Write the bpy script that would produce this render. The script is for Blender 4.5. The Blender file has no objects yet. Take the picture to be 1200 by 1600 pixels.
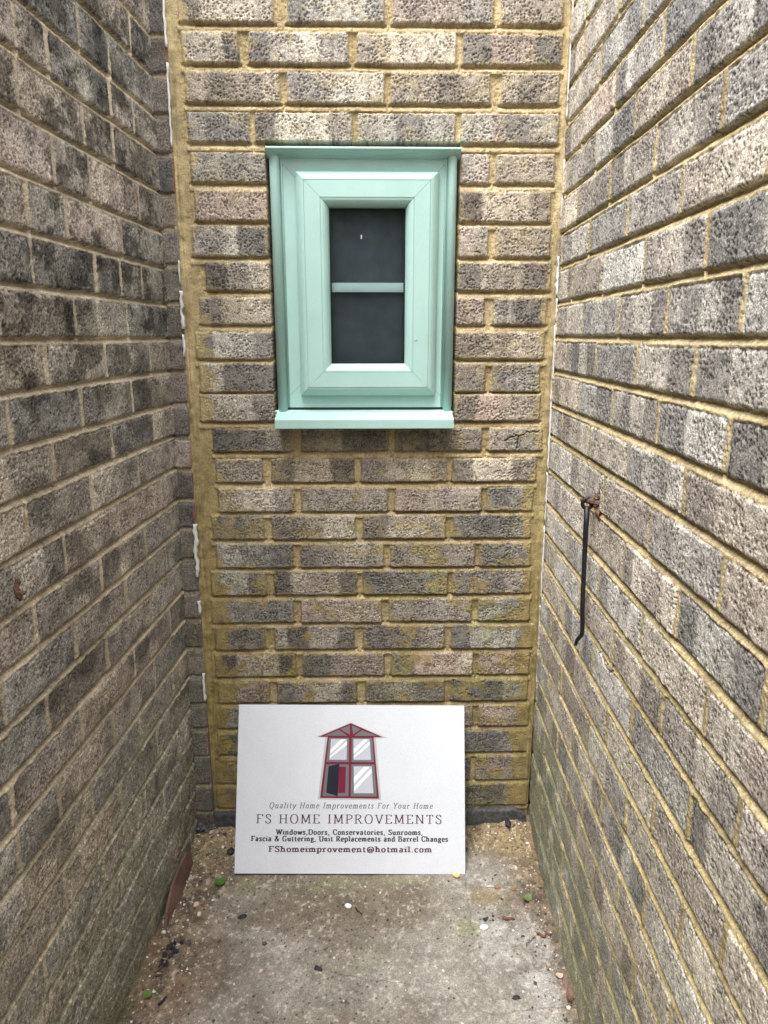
import bpy, math, random
import numpy as np
random.seed(7)
R = math.radians
C = bpy.context.scene.collection
scene = bpy.context.scene

# ------------------------------------------------------------------ camera
def cam_basis(p, yw, rl):
    cp, sp = math.cos(p), math.sin(p)
    fw = np.array([math.sin(yw)*cp, math.cos(yw)*cp, -sp]); rt = np.array([math.cos(yw), -math.sin(yw), 0.0])
    up = np.cross(rt, fw); c, s = math.cos(rl), math.sin(rl)
    return fw, c*rt+s*up, -s*rt+c*up
fw, rt, up = cam_basis(.24805, .02108, .00031)
cd = bpy.data.cameras.new('camera'); cam = bpy.data.objects.new('camera', cd); C.objects.link(cam)
from mathutils import Matrix, Vector
m = Matrix.Identity(4)
for i in range(3):
    m[i][0] = rt[i]; m[i][1] = up[i]; m[i][2] = -fw[i]
m[0][3], m[1][3], m[2][3] = .02811, -1.65388, 1.2463
cam.matrix_world = m
cd.sensor_fit = 'VERTICAL'; cd.sensor_height = 36; cd.lens = 1085/1600*36
cd.clip_start = .02; cd.clip_end = 500
scene.camera = cam

# ------------------------------------------------------------------ world and sun (overcast)
EL, AZ = 66, 214          # sun height; direction it comes from (degrees clockwise from +y)
w = bpy.data.worlds.new('World'); scene.world = w; w.use_nodes = True
nt = w.node_tree; bg = nt.nodes['Background']
sky = nt.nodes.new('ShaderNodeTexSky'); sky.sky_type = 'NISHITA'; sky.sun_disc = False
sky.sun_elevation = R(EL); sky.sun_rotation = R(AZ); sky.air_density = 1.5; sky.dust_density = 4
hs = nt.nodes.new('ShaderNodeHueSaturation'); hs.inputs['Saturation'].default_value = .18
nt.links.new(sky.outputs[0], hs.inputs['Color']); nt.links.new(hs.outputs[0], bg.inputs[0])
bg.inputs[1].default_value = .15
sd = bpy.data.lights.new('sun', 'SUN'); sun = bpy.data.objects.new('sun', sd); C.objects.link(sun)
sd.energy = 1.0; sd.angle = R(45); sd.color = (1, .97, .92)
d = Vector((math.sin(R(AZ))*math.cos(R(EL)), math.cos(R(AZ))*math.cos(R(EL)), math.sin(R(EL))))
sun.rotation_euler = d.to_track_quat('Z', 'Y').to_euler(); sun.location = (0, -3, 6)
scene.view_settings.view_transform = 'Standard'; scene.view_settings.look = 'None'
scene.view_settings.gamma = 1; scene.view_settings.exposure = 1.84

# ------------------------------------------------------------------ noise
def hsh(i, j, s):
    i = i.astype(np.uint32); j = j.astype(np.uint32)
    h = i*np.uint32(374761393)+j*np.uint32(668265263)+np.uint32((s*2246822519) & 0xffffffff)
    h = (h ^ (h >> np.uint32(13)))*np.uint32(1274126177)
    h = h ^ (h >> np.uint32(16))
    h = h*np.uint32(2246822519); h = h ^ (h >> np.uint32(15))
    return h.astype(np.float64)/4294967296.0
def vn(x, y, s):
    i = np.floor(x); j = np.floor(y); fx = x-i; fy = y-j
    i = i.astype(np.int64)+100000; j = j.astype(np.int64)+100000
    fx = fx*fx*(3-2*fx); fy = fy*fy*(3-2*fy)
    a = hsh(i, j, s); b = hsh(i+1, j, s); c = hsh(i, j+1, s); e = hsh(i+1, j+1, s)
    return (a*(1-fx)+b*fx)*(1-fy)+(c*(1-fx)+e*fx)*fy
def fbm(x, y, s, o=3):
    t = 0; a = 1; n = 0
    for k in range(o):
        t = t+a*vn(x*2**k+k*17.3, y*2**k+k*9.1, s+k*31); n += a; a *= .55
    return t/n                                       # 0..1, mean .5
def cell(x, y, s, jit=.9):
    i = np.floor(x).astype(np.int64); j = np.floor(y).astype(np.int64); best = np.full(x.shape, 9.0)
    for di in (-1, 0, 1):
        for dj in (-1, 0, 1):
            ii = i+di; jj = j+dj; a = hsh(ii+100000, jj+100000, s); b = hsh(ii+100000, jj+100000, s+77)
            dx = ii+.5+(a-.5)*jit-x; dy = jj+.5+(b-.5)*jit-y
            best = np.minimum(best, dx*dx+dy*dy)
    return np.sqrt(best)
def sm(x, a, b):
    t = np.clip((x-a)/(b-a), 0, 1); return t*t*(3-2*t)
def mix(a, b, t): return a+(b-a)*t

# ------------------------------------------------------------------ materials
def mat(name, col=(.5, .5, .5), rough=.6, metal=0, attr=False, speck=0, sscale=300, bump=0, bscale=300, coat=0, spec=.5, cvar=0):
    M = bpy.data.materials.new(name); M.use_nodes = True; t = M.node_tree; b = t.nodes['Principled BSDF']
    b.inputs['Roughness'].default_value = rough; b.inputs['Metallic'].default_value = metal
    b.inputs['Specular IOR Level'].default_value = spec; b.inputs['Coat Weight'].default_value = coat
    N = lambda k: t.nodes.new(k)
    tc = N('ShaderNodeTexCoord')
    if attr:
        a = N('ShaderNodeAttribute'); a.attribute_name = 'Col'; c = a.outputs['Color']
    else:
        r_ = N('ShaderNodeRGB'); r_.outputs[0].default_value = (*col, 1); c = r_.outputs[0]
    def mulnoise(c, scale, lo, hi, amt, detail=3, facout=None):
        n = N('ShaderNodeTexNoise'); n.inputs['Scale'].default_value = scale; n.inputs['Detail'].default_value = detail
        n.inputs['Roughness'].default_value = .65
        t.links.new(tc.outputs['Object'], n.inputs['Vector'])
        mr = N('ShaderNodeMapRange'); mr.inputs['From Min'].default_value = .32; mr.inputs['From Max'].default_value = .68
        mr.inputs['To Min'].default_value = lo; mr.inputs['To Max'].default_value = hi
        t.links.new(n.outputs['Fac'], mr.inputs['Value'])
        vm = N('ShaderNodeMix'); vm.data_type = 'RGBA'; vm.blend_type = 'MULTIPLY'; vm.inputs[0].default_value = amt
        if facout: t.links.new(facout, vm.inputs[0])
        t.links.new(c, vm.inputs[6]); t.links.new(mr.outputs[0], vm.inputs[7])
        return vm.outputs[2]
    fo = None
    if attr:
        am = N('ShaderNodeAttribute'); am.attribute_name = 'msk'; fo = am.outputs['Fac']
    if speck: c = mulnoise(c, sscale, 1-speck, 1+speck, 1, 3, fo)
    if cvar: c = mulnoise(c, 9, 1-cvar, 1+cvar, 1, 4)
    t.links.new(c, b.inputs['Base Color'])
    if bump:
        n = N('ShaderNodeTexNoise'); n.inputs['Scale'].default_value = bscale; n.inputs['Detail'].default_value = 3
        t.links.new(tc.outputs['Object'], n.inputs['Vector'])
        bp = N('ShaderNodeBump'); bp.inputs['Strength'].default_value = 1; bp.inputs['Distance'].default_value = bump
        t.links.new(n.outputs['Fac'], bp.inputs['Height']); t.links.new(bp.outputs[0], b.inputs['Normal'])
    return M
M_brick = mat('brick_and_mortar', rough=.95, attr=True, speck=.62, sscale=380, bump=.0012, bscale=420, spec=.2)
M_ground = mat('concrete_ground', rough=.93, attr=True, speck=.38, sscale=300, bump=.0008, bscale=350, spec=.25)
M_stone = mat('loose_stone', rough=.9, attr=True, speck=.3, sscale=500, bump=.0004, bscale=600, spec=.25)
M_paint = mat('sage_green_foil', (.37, .555, .515), .42, bump=.00012, bscale=900, speck=.035, sscale=420, spec=.45, cvar=.05)
M_dark = mat('gasket_and_shade_black', (.012, .014, .016), .6)
M_white = mat('white_sealant', (.72, .72, .70), .6, speck=.12, sscale=90)
M_slate = mat('slate', (.075, .075, .075), .85, speck=.5, sscale=120, bump=.001, bscale=120, cvar=.35)
M_iron = mat('black_iron', (.016, .015, .017), .5, metal=.3, speck=.5, sscale=200, bump=.0005, bscale=400)
M_rust = mat('rusty_iron', (.13, .07, .045), .85, speck=.6, sscale=300, bump=.001, bscale=400, cvar=.4)
M_terra = mat('terracotta', (.15, .085, .066), .85, speck=.3, sscale=300, bump=.0006, bscale=300, cvar=.45)
M_board = mat('printed_board', (.68, .71, .765), .55, speck=.075, sscale=420, cvar=.03)
M_edge = mat('board_edge', (.05, .05, .055), .6)
M_leaf = mat('green_leaf', (.045, .13, .02), .5, speck=.3, sscale=200)
M_leafo = mat('olive_leaf', (.12, .15, .055), .6, speck=.3, sscale=200)
M_leafl = mat('bright_leaf', (.085, .15, .025), .6, speck=.3, sscale=200)
M_leafb = mat('brown_leaf', (.15, .085, .06), .7, speck=.35, sscale=180)
M_peb = mat('white_pebble', (.82, .84, .84), .5, speck=.06)
M_pink = mat('pink_pebble', (.55, .40, .31), .8, speck=.15)
M_yel = mat('yellow_foam', (.72, .62, .28), .8, speck=.2)
M_char = mat('black_debris', (.022, .02, .024), .7, speck=.5, sscale=200)
M_twig = mat('twig_bark', (.16, .075, .045), .8, speck=.4, sscale=300)
M_bar = mat('glazing_bar_paint', (.66, .82, .78), .5)
M_blind = mat('blind_with_reflection', (.078, .090, .110), .7, speck=.12, sscale=30, cvar=.2)  # cloudy mottling paints a hint of reflections behind the glass
ink = lambda n, c: mat(n, c, .6)
I_grey = ink('ink_grey', (.16, .165, .18)); I_crim = ink('ink_crimson', (.17, .004, .03)); I_mar = ink('ink_maroon', (.07, .012, .03))
I_navy = ink('ink_navy', (.006, .009, .02)); I_lav = ink('ink_lavender', (.55, .56, .64)); I_wht = ink('ink_white', (.9, .92, .94))
I_sh = ink('ink_shadow_grey', (.50, .50, .52)); I_blk = ink('ink_charcoal', (.025, .028, .035)); I_txt = ink('ink_soft_grey', (.10, .085, .10))
M_glass = bpy.data.materials.new('clear_glass'); M_glass.use_nodes = True
b_ = M_glass.node_tree.nodes['Principled BSDF']; b_.inputs['Transmission Weight'].default_value = 1
b_.inputs['Roughness'].default_value = .0; b_.inputs['IOR'].default_value = 1.5; b_.inputs['Base Color'].default_value = (.9, .95, .97, 1)

# ------------------------------------------------------------------ object helpers
def link(o, parent=None):
    C.objects.link(o)
    if parent is not None: o.parent = parent
    return o
def tag(o, label=None, cat=None, group=None, kind=None):
    if label: o['label'] = label
    if cat: o['category'] = cat
    if group: o['group'] = group
    if kind: o['kind'] = kind
    return o
def empty(name, loc): 
    o = bpy.data.objects.new(name, None); C.objects.link(o); o.location = loc; o.empty_display_size = .05; return o
def mesh(name, V, F, M, parent=None, smooth=False, loc=None):
    me = bpy.data.meshes.new(name); 
    if loc is not None: V = [(v[0]-loc[0], v[1]-loc[1], v[2]-loc[2]) for v in V]
    me.from_pydata([tuple(v) for v in V], [], F); me.update()
    for x in (M if isinstance(M, list) else [M]): me.materials.append(x)
    if smooth: me.shade_smooth()
    o = bpy.data.objects.new(name, me); link(o, parent)
    if loc is not None and parent is None: o.location = loc
    return o
def kid(name, V, F, M, parent, smooth=False):
    """world-coordinate mesh parented to an object that only has a location"""
    q = parent; off = Vector((0, 0, 0))
    while q is not None: off += q.location; q = q.parent
    L = Matrix.Translation(-off)
    return mesh(name, [tuple(L @ Vector(v)) for v in V], F, M, parent, smooth)
def grid_mesh(name, P, col, msk, M, flip=False):
    n, k = P.shape[:2]; idx = np.arange(n*k).reshape(n, k)
    a, b, c, e = idx[:-1, :-1], idx[1:, :-1], idx[1:, 1:], idx[:-1, 1:]
    q = np.stack([a, b, c, e] if not flip else [a, e, c, b], -1).reshape(-1, 4)
    me = bpy.data.meshes.new(name); me.vertices.add(n*k); me.vertices.foreach_set('co', P.reshape(-1).astype(np.float32))
    me.loops.add(q.size); me.loops.foreach_set('vertex_index', q.reshape(-1).astype(np.int32))
    me.polygons.add(len(q)); me.polygons.foreach_set('loop_start', np.arange(0, q.size, 4, dtype=np.int32))
    me.polygons.foreach_set('use_smooth', np.ones(len(q), dtype=bool))
    me.update(calc_edges=True)
    at = me.attributes.new('Col', 'FLOAT_COLOR', 'POINT'); rgba = np.ones((n*k, 4), np.float32); rgba[:, :3] = col.reshape(-1, 3); at.data.foreach_set('color', rgba.reshape(-1))
    am = me.attributes.new('msk', 'FLOAT', 'POINT'); am.data.foreach_set('value', (.45+.55*msk).reshape(-1).astype(np.float32))
    me.materials.append(M); o = bpy.data.objects.new(name, me); C.objects.link(o); return o

# ------------------------------------------------------------------ brickwork height fields
PAL = dict(L=(.43, .385, .325), M=(.285, .25, .215), D=(.158, .140, .124), K=(.092, .083, .075), P=(.35, .275, .235), G=(.20, .205, .135))
def brickfield(s, z, bricks, seed, mort, pal=1.0, tint=(1, 1, 1), joint=.011, tex=1.0, jd=(.009, .0025), wob=.0018, pit=.5, blotch=0, perp=.5, flatc=.22, vc=.65):
    S, Z = np.meshgrid(s, z, indexing='ij')
    W1 = (fbm(S*60, Z*60, seed, 3)-.5)*2*wob+(fbm(S*9, Z*9, seed+3, 2)-.5)*2*wob*.8
    W2 = (fbm(S*60+50, Z*60, seed+9, 3)-.5)*2*wob
    D = np.full(S.shape, -1.0); col = np.zeros(S.shape+(3,)); H0 = np.zeros(S.shape)
    mh = np.full(S.shape, perp)
    rs = np.random.RandomState(seed)
    for (s0, s1, z0, z1, code) in bricks:
        i0, i1 = np.searchsorted(s, [s0-.012, s1+.012]); j0, j1 = np.searchsorted(z, [z0-.016, z1+.010])
        rv = rs.rand(12)
        if i0 >= i1 or j0 >= j1: continue
        sl = (slice(i0, i1), slice(j0, j1)); a = S[sl]; b = Z[sl]; w1 = W1[sl]; w2 = W2[sl]
        tl = (rv[0]-.5)*.006
        dx = np.minimum(a-s0, s1-a)+w1; dz = np.minimum(b-z0-tl*(a-s0), z1+tl*(a-s0)*.5-b)+w2
        rr = .005
        d = np.where((dx < rr) & (dz < rr), rr-np.sqrt((rr-np.minimum(dx, rr))**2+(rr-np.minimum(dz, rr))**2), np.minimum(dx, dz))
        u = np.clip((z0-b)/joint, 0, 1); inj = (a > s0-.004) & (a < s1+.004) & (b < z0+.002)
        mh[sl] = np.where(inj, u, mh[sl])
        t = (a-s0)/(s1-s0); n = len(code)
        cc = np.zeros(a.shape+(3,)); wsum = 0
        edges = [0]+[(k+(rs.rand()-.5)*.45)/n for k in range(1, n)]+[1]
        tw = t+(fbm(a*45, b*22, seed+int(rv[1]*999), 3)-.5)*.075*(.21/(s1-s0))
        fe = .032
        jitv = .86+.28*rv[2]; wm = (rv[3]-.5)*.10
        for k in range(n):
            lo = sm(tw, edges[k]-fe, edges[k]+fe) if k else np.ones(a.shape)
            hi = 1-sm(tw, edges[k+1]-fe, edges[k+1]+fe) if k < n-1 else np.ones(a.shape)
            wk = np.clip(lo*hi, 0, 1); base = mix(np.array(PAL[code[k]]), np.array((.34, .31, .28)), flatc)*jitv*(.9+.2*rs.rand())
            base = base*np.array([1+wm, 1, 1-wm])
            cc += wk[..., None]*base; wsum = wsum+wk
        cc /= np.maximum(wsum, 1e-3)[..., None]
        h = .0015*(rv[4]-.3)*2+(t-.5)*(rv[5]-.5)*.004+((b-z0)/(z1-z0)-.5)*(rv[6]-.5)*.003
        up_ = d > D[sl]
        D[sl] = np.where(up_, d, D[sl]); H0[sl] = np.where(up_, h, H0[sl]); col[sl] = np.where(up_[..., None], cc, col[sl])
    mk = sm(D, -.0006, .0016)
    edge = 1-sm(D, .0, .005)
    c1 = cell(S*150, Z*165, seed+21); f1 = fbm(S*170, Z*170, seed+5, 3); f2 = fbm(S*28, Z*40, seed+6, 3); f3 = fbm(S*420, Z*420, seed+8, 2)
    pits = sm(c1, .42, .12)*sm(fbm(S*70, Z*70, seed+15, 2), .36, .58)
    hb = H0 + tex*((f1-.5)*.0018-pits*.0022+(f2-.5)*.0016) - edge*.0028*(.5+f2)
    hm = -mix(jd[0], jd[1], sm(mh, 0, 1))+(fbm(S*110, Z*110, seed+12, 3)-.5)*.0026+(fbm(S*14, Z*14, seed+13, 2)-.5)*.004
    hm = hm+(fbm(S*330, Z*330, seed+14, 2)-.5)*.0016-.0022*sm(cell(S*90, Z*90, seed+17), .17, .06)
    h = mix(hm, hb, mk)
    # brick colour: dark pits, pale grains, soft blotches, worn pale edges
    v = 1+(f2-.5)*.6+(f1-.5)*vc+(f3-.5)*.5
    cb = col*pal*np.array(tint)*v[..., None]
    cb = cb*(1-pit*pits)[..., None]
    if blotch:
        bl = sm(fbm(S*11, Z*13, seed+31, 4)+.35*(f1-.5), .50, .66)*blotch
        cb = cb*(1-.62*bl)[..., None]
    m1 = np.array(mort[0]); m2 = np.array(mort[1])
    g = sm(fbm(S*7, Z*5, seed+41, 3), .35, .65)
    cm = mix(m1, m2, g[..., None])*(1+(fbm(S*300, Z*300, seed+43, 2)-.5)*.7+(fbm(S*30, Z*30, seed+44, 3)-.5)*.55)[..., None]
    chip = edge*sm(f1+.5*(f3-.5), .52, .70)*.5
    cb = mix(cb, np.array(mort[0])*.9, chip[..., None])
    cc = mix(cm, cb, mk[..., None])
    return S, Z, h, cc, mk, D

def axis(segs):
    out = []
    for a, b, st in segs:
        n = max(2, int(round((b-a)/st))); out += list(np.linspace(a, b, n, endpoint=False))
    return np.array(out+[segs[-1][1]])

# --- far wall (the one with the window)
BW = """1878,1944;-363,-166,DLLLM -140,65,DMLLM 80,293,PPPM 306,439,MM
1802,1863;-362,-242,LLD -222,-11,DMLM 5,215,MLL 230,441,DPPD
1728,1790;-360,-159,MDDM -145,64,DDLL 76,291,MMDM 313,440,MDM
1651,1712;-360,-227,MDD -215,-6,DLLM 6,218,MDM 229,444,LPML
1571,1633;-359,-192,MM 231,295,MP 308,439,MM
1492,1558;-355,-191,PP 229,435,DLLM
1418,1485;-366,-193,MLD 231,297,PM 313,438,MM
1345,1409;-341,-190,KML 228,443,DMMD
1271,1333;-358,-190,DML 224,294,PP 313,438,MD
1193,1257;-372,-188,DLLD 226,438,DML
1117,1186;-367,-190,LDD 224,302,DD 317,432,DM
1049,1114;-371,-191,LLD 224,436,DPMM
977,1035;-346,-159,KDM -136,74,DMKD 89,298,DM 314,445,PL
901,961;-343,-230,MM -209,-8,DLLD 6,217,DMLM 228,434,DLLD
827,890;-342,-156,LLM -139,72,MM 90,302,PMM 316,430,DM
757,821;-362,-232,DDM -214,-7,DML 11,217,DLLM 234,429,DDM
683,749;-355,-163,LMD -147,63,DMLM 79,292,MDM 302,432,DM
610,677;-371,-231,LLD -215,-5,KLLD 10,225,DDG 235,436,DDM
535,601;-375,-166,MM -150,58,PP 74,289,MM 302,437,MD
460,528;-371,-241,DD -221,-11,LKLLD 9,220,DDM 237,452,DLLM
384,450;-376,-164,KLLK -150,65,DPP 80,295,DPPL 309,445,PPM
308,373;-372,-235,PP -217,-8,DMLD 14,223,DMD 239,444,KKM
234,299;-380,-275,MM -259,-47,DD -30,182,DM 199,300,MP 314,453,PM
155,223;-388,-245,DD -224,-5,MM 12,218,DM 239,457,DDM
68,145;-389,-283,DM -265,-49,DD -32,185,DM 202,298,MD 312,458,MM
-10,60;-394,-251,DD -230,-7,MM 11,221,DM 243,458,DDM"""
bricks = []
for ln in BW.split('\n'):
    zz, bb = ln.split(';'); z0, z1 = [int(v)/1000 for v in zz.split(',')]
    for b in bb.split():
        x0, x1, c = b.split(','); bricks.append((int(x0)/1000, int(x1)/1000, z0, z1, c))
for k in range(14):                                   # courses above the photo
    z0 = 1.954+.075*k; o = 0 if k % 2 else -.1125
    for j in range(-2, 3):
        a, b = max(-.365, j*.225+o), min(.44, j*.225+o+.213)
        if b-a > .03: bricks.append((a, b, z0, z0+.064, random.choice(['DLM', 'MM', 'DML', 'PM', 'MLD'])))
sx = axis([(-.402, .462, .0017)]); sz = axis([(-.14, 1.96, .0017), (1.96, 3.0, .008)])
S, Z, h, cc, mk, D = brickfield(sx, sz, bricks, 11, ((.50, .40, .235), (.38, .295, .16)), pal=1.08, tint=(1.0, 1, .97), jd=(.0135, .0025), pit=.6, tex=1.15)
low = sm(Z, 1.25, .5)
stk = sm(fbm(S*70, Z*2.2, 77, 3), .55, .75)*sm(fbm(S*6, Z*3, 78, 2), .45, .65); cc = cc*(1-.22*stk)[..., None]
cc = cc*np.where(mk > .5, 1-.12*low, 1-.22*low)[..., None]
ochre = mix(np.array((.43, .345, .19)), np.array((.27, .21, .09)), sm(Z, 1.5, .4)[..., None])*(1+(fbm(S*60, Z*60, 71, 4)-.5)*.9)[..., None]
nz = (fbm(S*38, Z*38, 61, 4)-.5)
eL = -.352+.022*(fbm(S*0, Z*9, 62, 2)-.5)*2+.012*sm(Z, 1.4, .9)+.01*sm(Z, .5, .1)
eR = .440-.030*sm(Z, 1.1, .8)+.018*(fbm(S*0, Z*9, 64, 2)-.5)*2
sm1 = np.maximum(sm(eL-S+nz*.06, -.006, .012), sm(S-eR+nz*.05, -.006, .010))
sm2 = sm(fbm(S*16, Z*22, 66, 4), .60, .70)*.75*(.35+.65*low)
sm3 = sm(.0075-D+nz*.03, .0, .006)*(.35+.3*low)
smr = np.clip(np.maximum.reduce([sm1*.93, sm2, sm3*mk]), 0, 1)
cc = mix(cc, ochre, smr[..., None])
flat_ = sm1
h = h*(1-.35*flat_)-.0006*flat_
mk2 = mk*(1-.75*smr)
# moss tint patches and grime under the sill
mo = sm(fbm(S*9, Z*14, 81, 4), .58, .72)*low*.35
cc = mix(cc, cc*np.array((.85, 1.0, .62)), mo[..., None])
# vertical mortar fillet at both ends
fil = np.maximum(sm(-.378-S, -.004, .004), sm(S-.4485, -.004, .004))*sm(Z, .02, .12)
h = mix(h, -.0015+(fbm(S*260, Z*7, 90, 2)-.5)*.006+(fbm(S*60, Z*60, 91, 4)-.5)*.005, fil)
cc = cc*(1+fil*((fbm(S*200, Z*9, 92, 2)-.5)*.45+(fbm(S*40, Z*30, 93, 4)-.5)*.7))[..., None]
# crack in the pale brick right below the window
ck = np.minimum(np.abs(Z-(1.012+.25*(S-.37)+.010*(fbm(S*60, Z*0, 5, 3)-.5)*2))+np.where((S > .352) & (S < .436), 0, 1), np.abs(S-.385-.15*(Z-1.0))+np.where((Z > .983) & (Z < 1.016), 0, 1))
ckm = sm(ck, .0022, .0008); h = h-.004*ckm; cc = cc*(1-.75*ckm)[..., None]
# opening for the window
op = (S > -.1950) & (S < .2305) & (Z > 1.046) & (Z < 1.6555)
h = np.where(op, -.11, h); cc = np.where(op[..., None], np.array((.012, .012, .012)), cc)  # recess coloured near black to stand for shade in the gap round the frame
P = np.stack([S, -h, Z], -1)
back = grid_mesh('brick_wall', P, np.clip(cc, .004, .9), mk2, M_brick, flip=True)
tag(back, 'buff brick wall with thick ochre mortar around the small green window', 'wall')

# --- narrow return of old dark brick at the left end of the far wall
ST = [1930, 1856, 1782, 1706, 1629, 1549, 1480, 1403, 1322, 1242, 1169, 1095, 1017, 939, 864, 791, 712, 626, 553, 472, 393, 314, 241, 157, 70, -14, -90]
br = [(-.462+random.uniform(-.002, .002), -.4015+random.uniform(-.003, .003), ST[k+1]/1000, ST[k]/1000-.010, random.choice(['D', 'D', 'K', 'D', 'M'])) for k in range(len(ST)-1)]
for k in range(14): br.append((-.462, -.402, 1.94+.075*k, 2.004+.075*k, random.choice('DKM')))
S, Z, h, cc, mk, D = brickfield(axis([(-.476, -.3985, .0016)]), axis([(-.14, 1.96, .0018), (1.96, 3.0, .008)]), br, 23, ((.30, .25, .18), (.22, .19, .14)), pal=1.0, tint=(1, .98, .96), jd=(.007, .002), tex=.6, pit=.3, flatc=.2)
rd = sm(S+.004*(fbm(S*9, Z*90, 15, 3)-.5)*2, -.408, -.402)*sm(fbm(S*0, Z*9, 5, 3), .55, .62)*mk
cc = mix(cc, np.array((.26, .115, .08)), (rd*.7)[..., None])
gz = sm(Z, .9, .2)*.45*sm(fbm(S*20, Z*12, 6, 3), .3, .6); cc = mix(cc, np.array((.11, .125, .085)), gz[..., None])
lean = .0145*(Z-1.0)*.6
h = h-.012*sm(S, -.402, -.3985)
P = np.stack([S+lean+.004, -h-.004, Z], -1)
ret = grid_mesh('brick_pier', P, np.clip(cc, .004, .9), mk, M_brick, flip=True)
tag(ret, 'narrow strip of dark stacked brick ends between left wall and ochre-mortared wall', 'brick pier')

# --- side walls
def side(name, xf, zb, joints, seed, codes, **kw):
    """zb: bed heights (m, top to bottom); joints: per course list of y"""
    br = []
    rr = random.Random(seed)
    for k in range(1, len(zb)):
        js = sorted(joints[k], reverse=True); js = [0.02 if js[0] < -.03 else .12]+js
        while js[-1] > -3.3: js.append(js[-1]-.2235+rr.uniform(-.004, .004))
        for a, b in zip(js[1:], js[:-1]):
            br.append((a+.0045, b-.0045, zb[k], zb[k-1]-.0115+rr.uniform(-.001, .001), rr.choice(codes)))
    return br
zl = [1.933, 1.857, 1.782, 1.705, 1.632, 1.555, 1.473, 1.396, 1.319, 1.244, 1.171, 1.095, 1.021, .943, .865, .788, .711, .632, .556, .474, .393, .304, .222, .144, .056, -.028, -.11]
LJ = {2: [-.118], 3: [-.228, -.346], 4: [-.131, -.239, -.46, -.55], 5: [-.238, -.353, -.558], 6: [-.127, -.35, -.472], 7: [-.228, -.447, -.564], 8: [-.139, -.25, -.357, -.567],
      9: [-.232, -.45], 10: [-.124, -.343, -.555], 11: [-.236, -.454, -.672], 12: [-.129, -.344, -.566], 13: [-.233, -.447, -.656], 14: [-.118, -.342, -.56], 15: [-.223, -.439, -.664],
      16: [-.108, -.336, -.552, -.765], 17: [-.216, -.441, -.66], 18: [-.11, -.327, -.561, -.776], 19: [-.22, -.44, -.656, -.775], 20: [-.115, -.326, -.551, -.77], 21: [-.235, -.439, -.668],
      22: [-.11, -.325, -.535, -.75], 23: [-.22, -.44, -.66, -.773], 24: [-.12, -.34, -.56], 25: [-.23, -.45, -.67], 26: [-.11, -.33], 1: [-.23, -.45]}
nt_ = 11
zl2 = [zl[0]+.075*k for k in range(nt_, 0, -1)]+zl
LJ2 = {k+nt_: v for k, v in LJ.items()}
for k in range(1, nt_+1): LJ2[k] = [-.12 if k % 2 else -.23]
xfL = lambda y, z: -.44785+.01402*z+.06256*y
lb = side('l', xfL, zl2, LJ2, 5, ['M', 'D', 'DM', 'MD', 'DMM', 'DLD', 'KD', 'M', 'D', 'MDM', 'DK', 'MM', 'P', 'MLM'])
sy = axis([(-3.2, -1.15, .012), (-1.15, 0.004, .0020)]); zz = axis([(-.16, 1.95, .0019), (1.95, 2.12, .010)])
S, Z, h, cc, mk, D = brickfield(sy, zz, lb, 31, ((.60, .51, .39), (.45, .385, .29)), pal=1.40, tint=(.965, .98, .965), jd=(.0105, .000), tex=.95, pit=.65, blotch=.8, wob=.0034, perp=1.0, flatc=.40, vc=1.0)
g = sm(Z+.45*(fbm(S*5, Z*5, 7, 3)-.5), .75, .05)
nn = fbm(S*35, Z*35, 33, 4)
cc = mix(cc, np.array((.30, .295, .215))*(.55+.9*nn)[..., None], (g*np.where(mk > .5, .62, .95)*sm(nn, .2, .5))[..., None])
cc = cc*(1+g*(sm(fbm(S*190, Z*190, 39, 2), .62, .74)*.9-sm(fbm(S*120, Z*120, 38, 3), .55, .7)*.45))[..., None]
dirt = sm(Z, .22, -.06)*sm(fbm(S*18, Z*18, 35, 3), .3, .6)*.6
cc = mix(cc, np.array((.16, .16, .10))*(.5+nn)[..., None], dirt[..., None])
soot = sm(fbm(S*15, Z*19, 201, 4)+.25*(fbm(S*150, Z*150, 202, 2)-.5), .50, .64)*sm(Z+.4*(fbm(S*4, Z*4, 203, 2)-.5), 1.05, 1.3)*mk; cc = cc*(1-.62*soot)[..., None]
efl = sm(fbm(S*22, Z*9, 205, 4), .62, .74)*sm(Z, .8, 1.3)*mk*.5; cc = mix(cc, np.array((.50, .49, .46)), (efl*sm(fbm(S*230, Z*230, 206, 2), .3, .7))[..., None])
h = h-.0007*g*mk
ar = sm(np.abs(np.hypot((S+.69), (Z-.83)*1.15)-.035), .003, .001)*(S > -.70)*(Z < .835)
h = h-.003*ar
P = np.stack([xfL(S, Z)+h, S, Z], -1)
lw = grid_mesh('brick_wall', P, np.clip(cc, .004, .9), mk, M_brick)
tag(lw, 'darker grimy grey-brown brick wall forming the left side of the passage', 'wall')

zr = [1.838, 1.764, 1.691, 1.619, 1.547, 1.472, 1.399, 1.322, 1.246, 1.17, 1.094, 1.019, .937, .855, .778, .702, .622, .543, .465, .387, .309, .232, .155, .078, .001, -.076, -.15]
nu = 13
zr2 = [zr[0]+.075*k for k in range(nu, 0, -1)]+zr
RJ = {2: [-.25, -.475], 3: [-.14, -.36, -.571], 4: [-.256, -.471, -.687], 5: [-.143, -.362, -.576, -.787], 6: [-.25, -.471, -.687], 7: [-.136, -.356, -.568, -.784], 8: [-.241, -.466, -.675, -.887],
      9: [-.117, -.349, -.571, -.781], 10: [-.244, -.465, -.677, -.89], 11: [-.12, -.344, -.565, -.791], 12: [-.223, -.458, -.689]}
for k in range(1, 27):
    if k not in RJ: RJ[k] = [(-.13 if k % 2 else -.245)+random.uniform(-.008, .008)]
for k in RJ:
    if RJ[k][0] < -.2: RJ[k] = [-.022]+RJ[k]
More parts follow.
